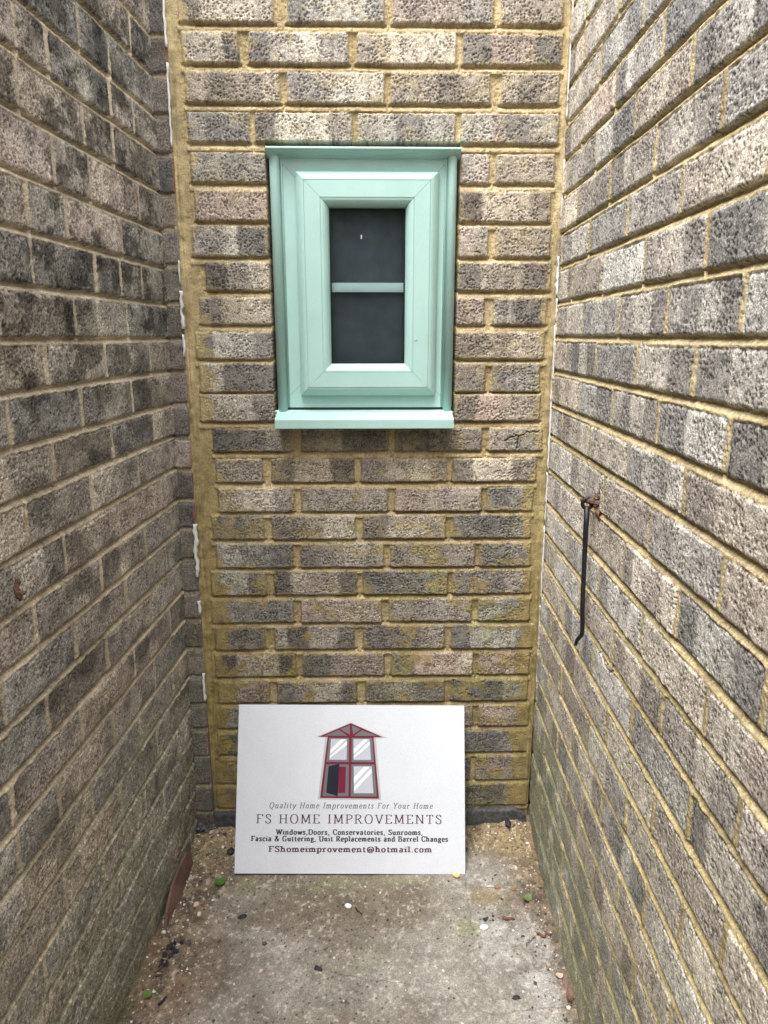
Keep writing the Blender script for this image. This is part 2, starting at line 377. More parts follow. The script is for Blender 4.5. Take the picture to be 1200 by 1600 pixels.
RJ2 = {k+nu: v for k, v in RJ.items()}
for k in range(1, nu+1): RJ2[k] = [-.13 if k % 2 else -.245]
xfR = lambda y, z: .46554-.00524*z+.03546*y
rb = side('r', xfR, zr2, RJ2, 9, ['DLM', 'MLD', 'LLM', 'DLDM', 'L', 'MM', 'LD', 'DL', 'MLM', 'PL', 'LL', 'DLLD', 'M', 'LMLD', 'DMM', 'DLMD'])
sy = axis([(-3.2, -1.25, .012), (-1.25, 0.004, .0020)])
S, Z, h, cc, mk, D = brickfield(sy, zz, rb, 47, ((.52, .425, .25), (.44, .355, .195)), pal=1.50, tint=(.965, .975, .99), jd=(.0085, .0), tex=.7, pit=.9, vc=.85, wob=.0022, perp=1.0, flatc=.38)
g = sm(Z+.35*(fbm(S*5, Z*5, 8, 3)-.5)-.18*sm(S, -.7, -.1), .42, -.02)
nn = fbm(S*35, Z*35, 53, 4)
cc = mix(cc, np.array((.20, .205, .135))*(.6+.9*nn)[..., None], (g*.8*sm(nn, .2, .55))[..., None])
g2 = sm(Z, .95, .3)*.25
cc = mix(cc, cc*np.array((.80, .83, .66)), g2[..., None])
sp = np.abs(np.hypot(S+.545, (Z-.735))-.055); spm = sm(sp, .0035, .001)*(Z < .70)*(S < -.50)
h = h-.003*spm; cc = mix(cc, np.array((.42, .27, .21)), (spm*.8)[..., None])
P = np.stack([xfR(S, Z)-h, S, Z], -1)
rw = grid_mesh('brick_wall', P, np.clip(cc, .004, .9), mk, M_brick, flip=True)
tag(rw, 'paler speckled brick wall with striped bricks forming the right side of the passage', 'wall')

# solid bodies behind the brick faces
def core(par, pts, z0, z1):
    V = [(x, y, z) for z in (z0, z1) for x, y in pts]
    kid('wall_core', V, [(3, 2, 1, 0), (4, 5, 6, 7), (0, 1, 5, 4), (1, 2, 6, 5), (2, 3, 7, 6), (3, 0, 4, 7)], M_core, par)
M_core = mat('plain_brick_body', (.30, .25, .20), .95, speck=.3, sscale=200)
core(lw, [(-.70, -3.2), (xfL(-3.2, 0)-.03, -3.2), (xfL(.16, 0)-.03, .16), (-.70, .16)], -.16, 2.115)
core(rw, [(xfR(-3.2, 0)+.02, -3.2), (.72, -3.2), (.72, .16), (xfR(.16, 0)+.02, .16)], -.16, 2.115)
core(back, [(-.46, .125), (.52, .125), (.52, .30), (-.46, .30)], -.14, 2.99)

# ------------------------------------------------------------------ ground
gx = axis([(-60, -2, 6), (-2, -.56, .08), (-.56, .52, .0024), (.52, 2, .08), (2, 60, 6)])
gy = axis([(-60, -3, 5), (-3, -.75, .02), (-.75, .02, .0024), (.02, 1.0, .2), (1, 20, 6)])
X, Y = np.meshgrid(gx, gy, indexing='ij')
def dome(cx, cy, rx, ry): return np.exp(-(((X-cx)/rx)**2+((Y-cy)/ry)**2))
zg = -.082+.05*np.maximum(Y, -1.0)*.6+(fbm(X*5, Y*5, 3, 3)-.5)*.006+(fbm(X*60, Y*60, 4, 4)-.5)*.0035+(fbm(X*250, Y*250, 14, 2)-.5)*.0018
eLx = -.452+.06*Y; eRx = .462+.035*Y
edl = X-eLx; edr = eRx-X
soil = np.maximum.reduce([sm(edl+.07*(fbm(X*9, Y*9, 6, 3)-.5), .23, .05)*sm(Y, -.95, -.25)*.95, sm(-Y+.08*(fbm(X*9, Y*9, 16, 3)-.5), .15, .07), sm(edr+.05*(fbm(X*12, Y*12, 26, 3)-.5), .13, .02)*sm(Y, -.42, -.22), sm(edl, .06, .015), sm(edr, .03, .005)*.8])
clod = fbm(X*45, Y*45, 18, 4)
zg = zg+soil*(.004+(clod-.5)*.016)+.016*sm(-Y, .09, .0)+.012*dome(.42, -.03, .07, .09)+.006*dome(-.40, -.05, .08, .1)
n1 = fbm(X*7, Y*7, 101, 4); n2 = fbm(X*28, Y*28, 102, 4); n3 = fbm(X*120, Y*120, 103, 3)
base = mix(np.array((.235, .20, .152)), np.array((.38, .345, .285)), sm(n1+.35*sm(X, -.1, .4)+.18*sm(-Y, .25, .6), .42, .85)[..., None])
br_ = sm(n1*.6+dome(.0, -.25, .3, .12)*.45-.1*dome(.3, -.4, .2, .1), .50, .74)
base = mix(base, np.array((.205, .16, .108)), (br_*.75)[..., None])
pale = dome(.30, -.30, .06, .13)*.6+dome(.40, -.42, .07, .14)*.8; base = mix(base, np.array((.50, .475, .43)), np.clip(pale*sm(n2, .35, .6), 0, 1)[..., None])
och = dome(.31, -.235, .05, .03)*.8; base = mix(base, np.array((.34, .25, .13)), och[..., None])
for (a, b, c_, e, f) in ((-.30, -.185, .05, .03, .6), (-.09, -.19, .10, .035, .5), (.25, -.325, .035, .03, .7), (.03, -.42, .08, .03, .25), (.12, -.19, .08, .02, .4)):
    base = mix(base, np.array((.24, .25, .115)), (dome(a, b, c_, e)*f*sm(n2, .3, .6))[..., None])
base = base*(1+(n2-.5)*.55+(n3-.5)*.6)[..., None]
so = mix(np.array((.085, .062, .042)), np.array((.20, .148, .092)), sm(clod+.2*(n3-.5), .38, .66)[..., None])
so = mix(so, np.array((.33, .25, .13)), (.7*dome(.41, -.06, .10, .09)+.55*dome(-.36, -.07, .09, .07))[..., None])
so = mix(so, np.array((.23, .12, .075)), (sm(fbm(X*12, Y*12, 66, 3), .52, .65)*.5)[..., None])
base = base*np.array((.74, .755, .79))
cg = mix(base, so*(1+(n3-.5)*.8)[..., None], (soil*.93)[..., None])
gr = np.maximum(sm(edr, .055, .0)*sm(Y, -.1, -.4)*.0, sm(edl, .05, .0)*.5*sm(-Y, .2, .5))
cg = mix(cg, np.array((.09, .105, .055)), gr[..., None])
fl = sm(n3, .66, .76)*.35; cg = mix(cg, np.array((.62, .58, .50)), fl[..., None])
dk = sm(cell(X*38, Y*38, 109), .11, .05)*sm(fbm(X*6, Y*6, 110, 2), .45, .6)*.8; cg = cg*(1-dk)[..., None]
jl = sm(np.abs(X-.262-.02*(Y+.3)+.004*(n2-.5)), .0022, .0006)*sm(Y, -.34, -.30)*.5; zg = zg-.002*jl; cg = cg*(1-.45*jl)[..., None]
ck2 = sm(np.abs(Y+.47+.22*(X-.1)+.035*(fbm(X*7, Y*0, 120, 4)-.5)*2), .0016, .0004)*sm(fbm(X*6, Y*6, 121, 2), .42, .52)*(X > -.25); zg = zg-.0015*ck2; cg = cg*(1-.45*ck2)[..., None]
ground = grid_mesh('ground', np.stack([X, Y, zg], -1), np.clip(cg, .01, .8), np.ones(X.shape), M_ground)
ground['kind'] = 'structure'
def gz(x, y):
    i = min(max(int(np.searchsorted(gx, x)), 0), len(gx)-1); j = min(max(int(np.searchsorted(gy, y)), 0), len(gy)-1); return float(zg[i, j])

# ------------------------------------------------------------------ parts of the far wall: slate course, sealant
def ribbon(path, half, depth, jitter, rs):
    """irregular bead: list of (x,y,z) along z"""
    V = []; F = []
    for k, (x, y, z) in enumerate(path):
        w_ = half*(1+jitter*(rs.random()-.5)*2); dx = (rs.random()-.5)*half*.8; d_ = depth*(1+.5*(rs.random()-.5))
        V += [(x-w_+dx, y+.004, z), (x-w_*.5+dx, y-d_, z), (x+w_*.5+dx, y-d_, z), (x+w_+dx, y+.004, z)]
        if k:
            b = 4*k; a = b-4
            for i in range(3): F.append((a+i, a+i+1, b+i+1, b+i))
            F.append((a+3, a, b, b+3))
    n = len(V); F += [(3, 2, 1, 0), (n-4, n-3, n-2, n-1)]
    return V, F
rs = random.Random(3)
for (z0, z1, hw) in ((1.93, 1.70, .0012), (1.62, 1.50, .0018), (1.42, 1.335, .0045), (1.33, 1.28, .0015), (1.27, .93, .0028), (.925, .80, .0018), (.79, .60, .002), (.58, .36, .0013)):
    n = int((z0-z1)/.008); pts = [(.4625-.00524*z0-.0002*k*0, -.003, z0+(z1-z0)*k/n) for k in range(n+1)]
    pts = [(.4615-.00524*p[2]+.004, p[1], p[2]) for p in pts]
    V, F = ribbon(pts, hw, .004, .5, rs); kid('sealant_bead', V, F, M_white, back, True)
for (z0, z1, hw) in ((1.93, 1.83, .0022), (1.80, 1.64, .0022), (1.345, 1.262, .004), (1.25, 1.20, .003), (.80, .665, .0055), (.60, .565, .004), (.40, .325, .0035), (1.41, 1.36, .001)):
    n = max(3, int((z0-z1)/.008)); pts = [(-.3985+.009*(z0+(z1-z0)*k/n-1), -.006, z0+(z1-z0)*k/n) for k in range(n+1)]
    V, F = ribbon(pts, hw, .005, .45, rs); kid('sealant_bead', V, F, M_white, back, True)
# slate damp course
V = []; F = []; n = 120
for k in range(n+1):
    x = -.40+.855*k/n; e1 = .004*math.sin(k*.9)*rs.random(); e2 = .002*rs.random()
    top = -.019+e2-(.02*max(0, (x-.43)/.03) if x > .43 else 0)
    V += [(x, .02, top), (x, -.0125-e1*.3, top), (x, -.0135-e1*.3, top-.004), (x, -.012, -.075), (x, -.012, -.15)]
    if k:
        for i in range(4): a = 5*k-5+i; F.append((a, a+1, a+6, a+5))
kid('slate_course', V, F, M_slate, back)

# ------------------------------------------------------------------ window
win = empty('window', (.02, 0, 1.05))
tag(win, 'small sage green framed window with a dark pane set in the brick wall', 'window')
def ring(name, x0, x1, z0, z1, prof, M, parent, gap=.00035, smooth=False):
    """four mitred lengths of one profile [(inset, y)] with hairline mitre joints"""
    V = []; F = []
    for side_ in range(4):
        b = len(V)
        for (i, y) in prof:
            g_ = gap
            if side_ == 0: A, B = (x0+i+g_, y, z1-i), (x1-i-g_, y, z1-i)        # top
            if side_ == 1: A, B = (x1-i, y, z1-i-g_), (x1-i, y, z0+i+g_)        # right
            if side_ == 2: A, B = (x1-i-g_, y, z0+i), (x0+i+g_, y, z0+i)        # bottom
            if side_ == 3: A, B = (x0+i, y, z0+i+g_), (x0+i, y, z1-i-g_)        # left
            V += [A, B]
        for k in range(len(prof)-1): F.append((b+2*k, b+2*k+1, b+2*k+3, b+2*k+2))
    return kid(name, V, F, M, parent, smooth)
def prism(name, prof, x0, x1, M, parent, smooth=False):
    """(y,z) profile swept along x, closed"""
    n = len(prof); V = [(x0, y, z) for y, z in prof]+[(x1, y, z) for y, z in prof]
    F = [(k, (k+1) % n, n+(k+1) % n, n+k) for k in range(n)]+[tuple(range(n-1, -1, -1)), tuple(range(n, 2*n))]
    return kid(name, V, F, M, parent, smooth)
ring('frame', -.1865, .2235, 1.0825, 1.638, [(0, .05), (0, .0065), (.0005, .006), (.062, .006), (.062, .05)], M_paint, win)
sash = ring('sash', -.1315, .183, 1.1115, 1.594, [(.0, .02), (.0, -.0035), (.0012, -.0055), (.004, -.0095), (.008, -.0140), (.012, -.0172), (.016, -.0190), (.0185, -.0195), (.0188, -.0180), (.0198, -.0180), (.0201, -.0200), (.0538, -.0200), (.0541, -.0184), (.0551, -.0184), (.0555, -.0198), (.060, -.0188), (.0645, -.0160), (.0685, -.0115), (.0715, -.0055), (.0725, .0000), (.0725, .012)], M_paint, win)
# dark lining behind mitres and gasket round the glass
ring('gasket', -.1305, .182, 1.1125, 1.593, [(.002, .012), (.0735, .012), (.0735, .0035), (.0745, .0035), (.0745, .03)], M_dark, sash)
gl = kid('glass_pane', [(x, y, z) for y in (.0075, .0115) for x, z in ((-.061, 1.183), (.112, 1.183), (.112, 1.523), (-.061, 1.523))],
         [(0, 1, 2, 3), (7, 6, 5, 4), (0, 4, 5, 1), (1, 5, 6, 2), (2, 6, 7, 3), (3, 7, 4, 0)], M_glass, sash)
prism('glazing_bar', [(.0135, 1.3645), (.0135, 1.3605), (.0128, 1.3595), (.0128, 1.349), (.0135, 1.348), (.0135, 1.3445), (.024, 1.3445), (.024, 1.3645)], -.062, .113, M_bar, sash)
kid('inner_blind', [(-.062, .033, 1.18), (.113, .033, 1.18), (.113, .033, 1.527), (-.062, .033, 1.527)], [(0, 1, 2, 3)], M_blind, sash)
# trim beads left and right (half round)
def bead(x0, x1, z0, z1, dpt):
    n = 10; pr = [(x0+(x1-x0)*(.5-.5*math.cos(math.pi*k/n)), .006-dpt*math.sin(math.pi*k/n)**.75) for k in range(n+1)]
    V = [(x, y, z0) for x, y in pr]+[(x, y, z1) for x, y in pr]; m_ = n+1
    F = [(k, k+1, m_+k+1, m_+k) for k in range(n)]+[tuple(range(n, -1, -1))]
    return kid('trim_bead', V, F, M_paint, win, True)
bead(-.1875, -.1645, 1.068, 1.632, .015); bead(.2025, .2225, 1.068, 1.632, .015)
bead(-.1640, -.1590, 1.083, 1.632, .003); bead(.1965, .2015, 1.083, 1.632, .003)
prism('head_drip', [(.01, 1.6405), (-.0245, 1.6385), (-.0262, 1.6370), (-.0262, 1.6345), (-.022, 1.6315), (-.014, 1.6275), (-.005, 1.6245), (.0055, 1.6215), (.01, 1.6215)], -.191, .2285, M_paint, win)
prism('sill', [(.03, 1.0785), (.004, 1.0765), (-.053, 1.0627), (-.0555, 1.0610), (-.056, 1.0590), (-.056, 1.0405), (-.0545, 1.0388), (-.050, 1.0386), (-.050, 1.043), (-.002, 1.047), (.03, 1.047)], -.1885, .2225, M_paint, win)
kid('slot_shade', [(-.17, .0065, 1.072), (.21, .0065, 1.072), (.21, .0065, 1.0835), (-.17, .0065, 1.0835), (-.17, .05, 1.072), (.21, .05, 1.072)], [(0, 1, 2, 3), (0, 4, 5, 1)], M_dark, win)  # black sheet standing in for the shaded gap between frame and sill
def blob(cx, cy, cz, r, rs, sx=1, sy=1, sz=1, nu=8, nv=6, rough=.35):
    V = [(cx, cy, cz+r*sz)]
    for i in range(1, nv):
        th = math.pi*i/nv
        for j in range(nu):
            a = 2*math.pi*j/nu; q = r*(1+rough*(rs.random()-.5)*2)
            V.append((cx+q*sx*math.sin(th)*math.cos(a), cy+q*sy*math.sin(th)*math.sin(a), cz+q*sz*math.cos(th)))
    V.append((cx, cy, cz-r*sz)); F = []
    for j in range(nu): F.append((0, 1+j, 1+(j+1) % nu))
    for i in range(nv-2):
        for j in range(nu): a = 1+i*nu+j; b = 1+i*nu+(j+1) % nu; F.append((a, a+nu, b+nu, b))
    e = len(V)-1
    for j in range(nu): F.append((e-nu+j, e, e-nu+(j+1) % nu))
    return V, F
def join(parts):
    V = []; F = []
    for v, f in parts: n = len(V); V += v; F += [tuple(i+n for i in q) for q in f]
    return V, F
V, F = join([blob(x, -.004, z, r, rs, 1.3, .8, .7) for x, z, r in ((-.187, 1.073, .0055), (-.181, 1.069, .004), (-.163, 1.071, .004), (-.190, 1.066, .004))])
kid('sealant_dab', V, F, M_paint, win, True)
V, F = join([blob(x, -.004, z, r, rs, 1.3, .8, .7) for x, z, r in ((.203, 1.072, .004), (.222, 1.071, .005), (.212, 1.069, .003))])
kid('sealant_dab', V, F, M_paint, win, True)
V, F = blob(.135, -.0205, 1.238, .0016, rs, 1.8, .4, 1.2); kid('sealant_speck', V, F, M_paint, sash, True)
V, F = blob(.012, .0070, 1.462, .0022, rs, .7, .3, 2.0); kid('paint_speck', V, F, M_white, gl, True)

# ------------------------------------------------------------------ sign board
TL = Vector((-.3205, -.016, .313)); BL = Vector((-.3165, -.153, -.0800)); TR = Vector((.2705, -.016, .3095)); BR = Vector((.2695, -.172, -.0855))
cx = (BL+BR)/2
sign = empty('sign_board', cx)
tag(sign, 'white printed home improvements sign board leaning against the brick wall under the window', 'sign')
ux = ((TR-TL)+(BR-BL)).normalized(); uz = ((TL-BL)+(TR-BR)).normalized(); uz = (uz-ux*uz.dot(ux)).normalized(); un = ux.cross(uz)   # toward wall or viewer
if un.y > 0: un = -un
WB = ((TR-TL).length+(BR-BL).length)/2; HB = ((TL-BL).length+(TR-BR).length)/2
org = (TL+TR+BL+BR)/4-ux*WB/2-uz*HB/2
def bp(u, v, n=0): return org+ux*(u/594*WB)+uz*(v/420*HB)+un*n
V = [bp(u, v, n) for n in (0, -.0035) for u, v in ((0, 0), (594, 0), (594, 420), (0, 420))]
kid('panel', V, [(0, 1, 2, 3), (7, 6, 5, 4)], M_board, sign)
V2 = [bp(u, v, n) for n in (-.0001, -.0034) for u, v in ((0, 0), (594, 0), (594, 420), (0, 420))]
kid('panel_edge', V2, [(0, 4, 5, 1), (1, 5, 6, 2), (2, 6, 7, 3), (3, 7, 4, 0)], M_edge, sign)
def LG(p): return (201.4+.16605*p[0], 388-.15957*p[1])
def polys(name, lst, M, n, parent, conv=LG):
    V = []; F = []
    for pl in lst:
        b = len(V); V += [bp(*conv(p), n) for p in pl]; F.append(tuple(range(b, b+len(pl))))
    return kid(name, V, F, M, parent)
logo = polys('printed_house_emblem', [[(165, 310), (60, 1292), (1052, 1296), (962, 310)], [(0, 316), (560, 82), (1155, 324)]], I_sh, .0002, sign)
polys('crimson_print', [[(55, 308), (565, 88), (1078, 312)], [(200, 306), (95, 1266), (1020, 1275), (925, 306)]], I_crim, .0004, logo)
polys('grey_print', [[(150, 290), (380, 197), (512, 290)], [(398, 185), (548, 122), (548, 272)], [(582, 124), (722, 186), (600, 268)], [(742, 202), (985, 290), (616, 290)],
    [(222, 322), (540, 322), (540, 703), (188, 703)], [(580, 322), (905, 322), (937, 703), (580, 703)], [(184, 740), (540, 740), (538, 1237), (135, 1237)], [(580, 740), (940, 740), (985, 1240), (574, 1240)]], I_grey, .0006, logo)
polys('lavender_print', [[(256, 340), (508, 340), (503, 668), (230, 668)], [(610, 340), (862, 340), (888, 668), (615, 668)], [(618, 770), (898, 770), (930, 1190), (625, 1190)]], I_lav, .0008, logo)
polys('white_print', [[(253, 500), (415, 345), (485, 345), (246, 575)], [(242, 610), (506, 375), (505, 430), (238, 645)], [(613, 500), (775, 345), (845, 345), (614, 575)], [(615, 610), (864, 375), (868, 430), (616, 645)],
    [(622, 940), (780, 775), (862, 775), (624, 1040)], [(626, 1090), (896, 800), (899, 870), (627, 1160)]], I_wht, .0010, logo)
polys('crimson_door_print', [[(385, 775), (495, 775), (490, 1187), (375, 1187)]], I_crim, .0008, logo)
polys('navy_door_print', [[(222, 770), (392, 730), (370, 1237), (190, 1182)]], I_navy, .0011, logo)

# a small serif alphabet drawn with a broad nib: "adv|stroke;stroke", ~ = smooth curve, _x,y = serif
G = {
'F': '.66|.14,0 .14,1;.14,.98 .6,.98;.14,.52 .46,.52;.6,1 .6,.8;_.14,0;_.14,1', 'S': '.62|~.5,.74 .48,.92 .3,1 .12,.9 .1,.72 .3,.55 .5,.38 .53,.18 .4,.02 .24,0 .08,.1 .06,.26',
'H': '.86|.15,0 .15,1;.7,0 .7,1;.15,.52 .7,.52;_.15,0;_.15,1;_.7,0;_.7,1', 'O': '.88|~.44,1 .2,.9 .08,.5 .2,.1 .44,0 .68,.1 .8,.5 .68,.9 .44,1',
'M': '1.02|.15,0 .17,1;.17,1 .5,.12;.5,.12 .84,1;.84,1 .87,0;_.15,0;_.15,1;_.87,0;_.86,1', 'E': '.68|.14,0 .14,1;.14,.98 .6,.98;.14,.52 .48,.52;.14,.02 .62,.02;.6,1 .6,.8;.62,0 .62,.22;_.12,0;_.12,1',
'I': '.38|.19,0 .19,1;_.19,0;_.19,1', 'P': '.68|.14,0 .14,1;~.14,.98 .4,.98 .6,.88 .61,.65 .45,.5 .14,.47;_.14,0;_.12,1', 'R': '.76|.14,0 .14,1;~.14,.98 .4,.98 .58,.88 .59,.68 .42,.52 .14,.5;.36,.5 .66,.02;_.14,0;_.12,1;_.68,0',
'V': '.8|.08,1 .4,0;.72,1 .4,0;_.1,1;_.7,1', 'N': '.88|.15,0 .15,1;.15,1 .72,.02;.73,0 .73,1;_.15,0;_.12,1;_.73,1', 'T': '.72|.36,0 .36,1;.06,.98 .66,.98;.06,1 .06,.8;.66,1 .66,.8;_.36,0',
'Q': '.88|~.44,1 .2,.9 .08,.5 .2,.1 .44,0 .68,.1 .8,.5 .68,.9 .44,1;~.4,.02 .56,-.16 .82,-.22', 'Y': '.74|.06,1 .37,.48;.68,1 .37,.48;.37,.5 .37,0;_.37,0;_.08,1;_.66,1',
'W': '1.1|.06,1 .32,0;.32,0 .54,.9;.54,.9 .78,0;.78,0 1.02,1;_.08,1;_1.0,1;_.54,.98', 'D': '.82|.14,0 .14,1;~.12,.98 .42,.98 .68,.85 .74,.5 .66,.14 .42,.02 .12,.02;_.12,0;_.12,1',
'C': '.74|~.66,.76 .6,.93 .42,1 .2,.9 .08,.5 .2,.1 .44,0 .6,.08 .68,.26;.66,1 .66,.74', 'U': '.84|~.14,1 .14,.3 .24,.04 .44,0 .62,.06 .7,.3 .7,1;_.14,1;_.7,1',
'G': '.84|~.68,.76 .62,.93 .44,1 .2,.9 .08,.5 .2,.1 .44,0 .6,.04 .7,.14;.7,.1 .7,.44;.68,1 .68,.74;_.68,.44', 'B': '.72|.14,0 .14,1;~.14,.98 .4,.98 .55,.88 .54,.66 .4,.54 .14,.53;~.38,.54 .6,.46 .64,.25 .56,.06 .4,.02 .14,.02;_.12,0;_.12,1',
'a': '.58|~.12,.54 .22,.66 .38,.64 .44,.5 .44,.1 .54,.02;~.44,.4 .22,.36 .1,.22 .14,.05 .28,0 .44,.14', 'b': '.6|.12,0 .12,1;~.12,.5 .26,.65 .44,.62 .54,.34 .46,.06 .3,0 .12,.08;_.06,1',
'c': '.5|~.44,.5 .4,.64 .26,.66 .1,.52 .08,.26 .18,.04 .34,0 .46,.12', 'd': '.62|.48,0 .48,1;~.48,.52 .32,.66 .14,.58 .08,.3 .16,.04 .32,0 .48,.14;_.42,1;_.53,0', 'e': '.54|~.1,.36 .46,.38 .44,.56 .3,.66 .14,.58 .08,.32 .18,.05 .34,0 .48,.12',
'f': '.4|.18,0 .18,.7;~.18,.7 .2,.94 .32,1 .42,.92;.06,.63 .36,.63;_.18,0', 'g': '.56|~.28,.66 .12,.56 .12,.36 .28,.26 .42,.36 .42,.56 .28,.66;~.2,.28 .1,.16 .24,.06 .44,.02 .5,-.12 .34,-.26 .12,-.24 .06,-.1 .18,.04;.4,.6 .54,.62',
'h': '.64|.12,0 .12,1;~.12,.46 .28,.65 .44,.6 .48,.42 .48,0;_.12,0;_.06,1;_.48,0', 'i': '.3|.15,0 .15,.64;.15,.84 .15,.95;_.15,0;_.09,.63', 'l': '.3|.15,0 .15,1;_.15,0;_.09,.99',
'm': '.94|.12,0 .12,.64;~.12,.46 .26,.65 .4,.6 .45,.42 .45,0;~.45,.46 .6,.65 .74,.6 .78,.42 .78,0;_.12,0;_.07,.63;_.45,0;_.78,0', 'n': '.64|.12,0 .12,.64;~.12,.46 .28,.65 .44,.6 .48,.42 .48,0;_.12,0;_.07,.63;_.48,0',
'o': '.58|~.29,.66 .13,.56 .08,.33 .13,.1 .29,0 .45,.1 .5,.33 .45,.56 .29,.66', 'p': '.62|.12,-.3 .12,.64;~.12,.5 .28,.65 .46,.62 .54,.34 .46,.06 .3,0 .12,.08;_.12,-.3;_.07,.63', 'r': '.46|.13,0 .13,.64;~.13,.42 .24,.62 .36,.65 .42,.56;_.13,0;_.08,.63',
's': '.46|~.38,.5 .34,.63 .22,.66 .1,.58 .12,.42 .32,.28 .38,.14 .28,.01 .14,.02 .07,.16', 't': '.4|~.17,.84 .17,.16 .24,.01 .38,.08;.05,.63 .34,.63', 'u': '.64|~.12,.64 .12,.2 .22,.01 .36,.04 .48,.2;.48,0 .48,.64;_.09,.63;_.45,.63;_.52,0',
'v': '.58|.06,.64 .29,0;.52,.64 .29,0;_.08,.64;_.5,.64', 'w': '.84|.05,.64 .24,0;.24,0 .42,.6;.42,.6 .6,0;.6,0 .79,.64;_.07,.64;_.77,.64', 'y': '.58|.06,.64 .3,.02;~.54,.64 .34,.1 .22,-.22 .06,-.26;_.08,.64;_.5,.64',
',': '.26|.14,.1 .14,-.02;.14,0 .06,-.16', '.': '.26|.13,.0 .13,.11', '&': '.84|~.76,.5 .6,.16 .36,0 .14,.04 .08,.22 .22,.44 .44,.64 .5,.84 .38,1 .24,.9 .26,.7 .5,.3 .78,.0', '@': '1.0|~.62,.5 .5,.56 .34,.44 .34,.24 .46,.14 .6,.24 .64,.54 .62,.22 .74,.12 .88,.26 .9,.5 .76,.8 .48,.88 .2,.74 .1,.38 .22,.02 .52,-.14 .78,-.06',
' ': '.34|'}
def smooth_pts(p, sub=5):
    if len(p) < 3: return p
    out = []; q = [p[0]]+p+[p[-1]]
    if p[0] == p[-1]: q = [p[-2]]+p+[p[1]]
    for i in range(1, len(q)-2):
        a, b, c, e = q[i-1], q[i], q[i+1], q[i+2]
        for k in range(sub):
            t = k/sub
            out.append(tuple(.5*(2*b[j]+(c[j]-a[j])*t+(2*a[j]-5*b[j]+4*c[j]-e[j])*t*t+(3*b[j]-a[j]-3*c[j]+e[j])*t**3) for j in (0, 1)))
    return out+[p[-1]]
def text(name, s, u0, u1, v, cap, M, thick=.13, thin=.055, track=.12, shear=0, parent=None, rise=0):
    tot = 0
    for ch in s: tot += float(G[ch].split('|')[0])+track
    tot -= track; k = (u1-u0)/tot; V = []; F = []; x = 0; lay = 0
    for ch in s:
        adv, st = G[ch].split('|'); adv = float(adv); lay = 0
        for stk in (st.split(';') if st else []):
            lay += 1
            if stk[0] == '_':
                a, b = [float(t) for t in stk[1:].split(',')]; pts = [(a-.11-thick*.35, b), (a+.11+thick*.35, b)]
                pts = [(p[0], p[1]+(thin/2 if b <= 0.01 else -thin/2)) for p in pts]
            else:
                cv = stk[0] == '~'; pts = [tuple(float(t) for t in p.split(',')) for p in stk.lstrip('~').split()]
                if cv: pts = smooth_pts(pts)
            b0 = len(V)
            for i, p in enumerate(pts):
                a = pts[max(i-1, 0)]; c = pts[min(i+1, len(pts)-1)]; dx, dy = (c[0]-a[0])*k, (c[1]-a[1])*cap; L = math.hypot(dx, dy) or 1
                w_ = (thin+(thick-thin)*abs(dy)/L)*cap*.5; nx, ny = -dy/L*w_, dx/L*w_
                for sg in (1, -1):
                    uu = u0+(x+p[0])*k+sg*nx+shear*p[1]*cap; vv = v+p[1]*cap+sg*ny+rise*(uu-u0)
                    V.append(bp(uu, vv, .0004+lay*.00003))
                if i: e = b0+2*i; F.append((e-2, e-1, e+1, e))
        x += adv+track
    return kid(name, V, F, M, parent or sign)
U = lambda x7: (x7-82)/1022*594
Vv = lambda y7: (809-y7)/752*420
text('lettering', 'Quality Home Improvements For Your Home', U(228), U(958), Vv(522), 14, I_txt, .14, .07, .20, .22)
wd = lambda t: sum(float(G[c].split('|')[0])+.22 for c in t)
tw_ = wd('FS HOME IMPROVEMENTS')-.22; uu0, uw = U(174), U(1000)-U(174); pre = ''
for wrd in ('FS', 'HOME', 'IMPROVEMENTS'):
    a = uu0+uw*wd(pre)/tw_; b = uu0+uw*(wd(pre+wrd)-.22)/tw_
    text('lettering', wrd, a, b, Vv(589), 22, I_mar, .14, .06, .22); pre += wrd+' '
text('lettering', 'Windows,Doors, Conservatories, Sunrooms,', U(263), U(915), Vv(638), 12.4, I_blk, .26, .12, .16)
text('lettering', 'Fascia & Guttering, Unit Replacements and Barrel Changes', U(153), U(1027), Vv(667), 12.4, I_blk, .26, .12, .16)
text('lettering', 'FShomeimprovement@hotmail.com', U(232), U(955), Vv(714), 14, I_mar, .26, .12, .16)
# tiny dark flecks printed in the board
rs2 = random.Random(8); V = []; F = []
for k in range(140):
    u, v, r = rs2.uniform(6, 588), rs2.uniform(6, 414), rs2.uniform(.25, .8); b = len(V)
    V += [bp(u+r*math.cos(a), v+r*math.sin(a), .00025) for a in (0, 1.3, 2.5, 3.8, 5.1)]; F.append(tuple(range(b, b+5)))
kid('flecks', V, F, I_txt, sign)['kind'] = 'stuff'

# ------------------------------------------------------------------ tubes
def tube(path, rad, n=10):
    V = []; F = []; P_ = [Vector(p) for p in path]; r_ = rad if isinstance(rad, list) else [rad]*len(P_)
    ref = Vector((.3, .9, .2)).normalized()
    for i, p in enumerate(P_):
        t = (P_[min(i+1, len(P_)-1)]-P_[max(i-1, 0)]).normalized(); a = t.cross(ref)
        if a.length < .05: a = t.cross(Vector((0, 0, 1)))
        a.normalize(); b = t.cross(a)
        for k in range(n):
            q = 2*math.pi*k/n; V.append(tuple(p+(a*math.cos(q)+b*math.sin(q))*r_[i]))
        if i:
            for k in range(n): F.append(((i-1)*n+k, (i-1)*n+(k+1) % n, i*n+(k+1) % n, i*n+k))
    F += [tuple(range(n-1, -1, -1)), tuple(range(len(V)-n, len(V)))]
    return V, F
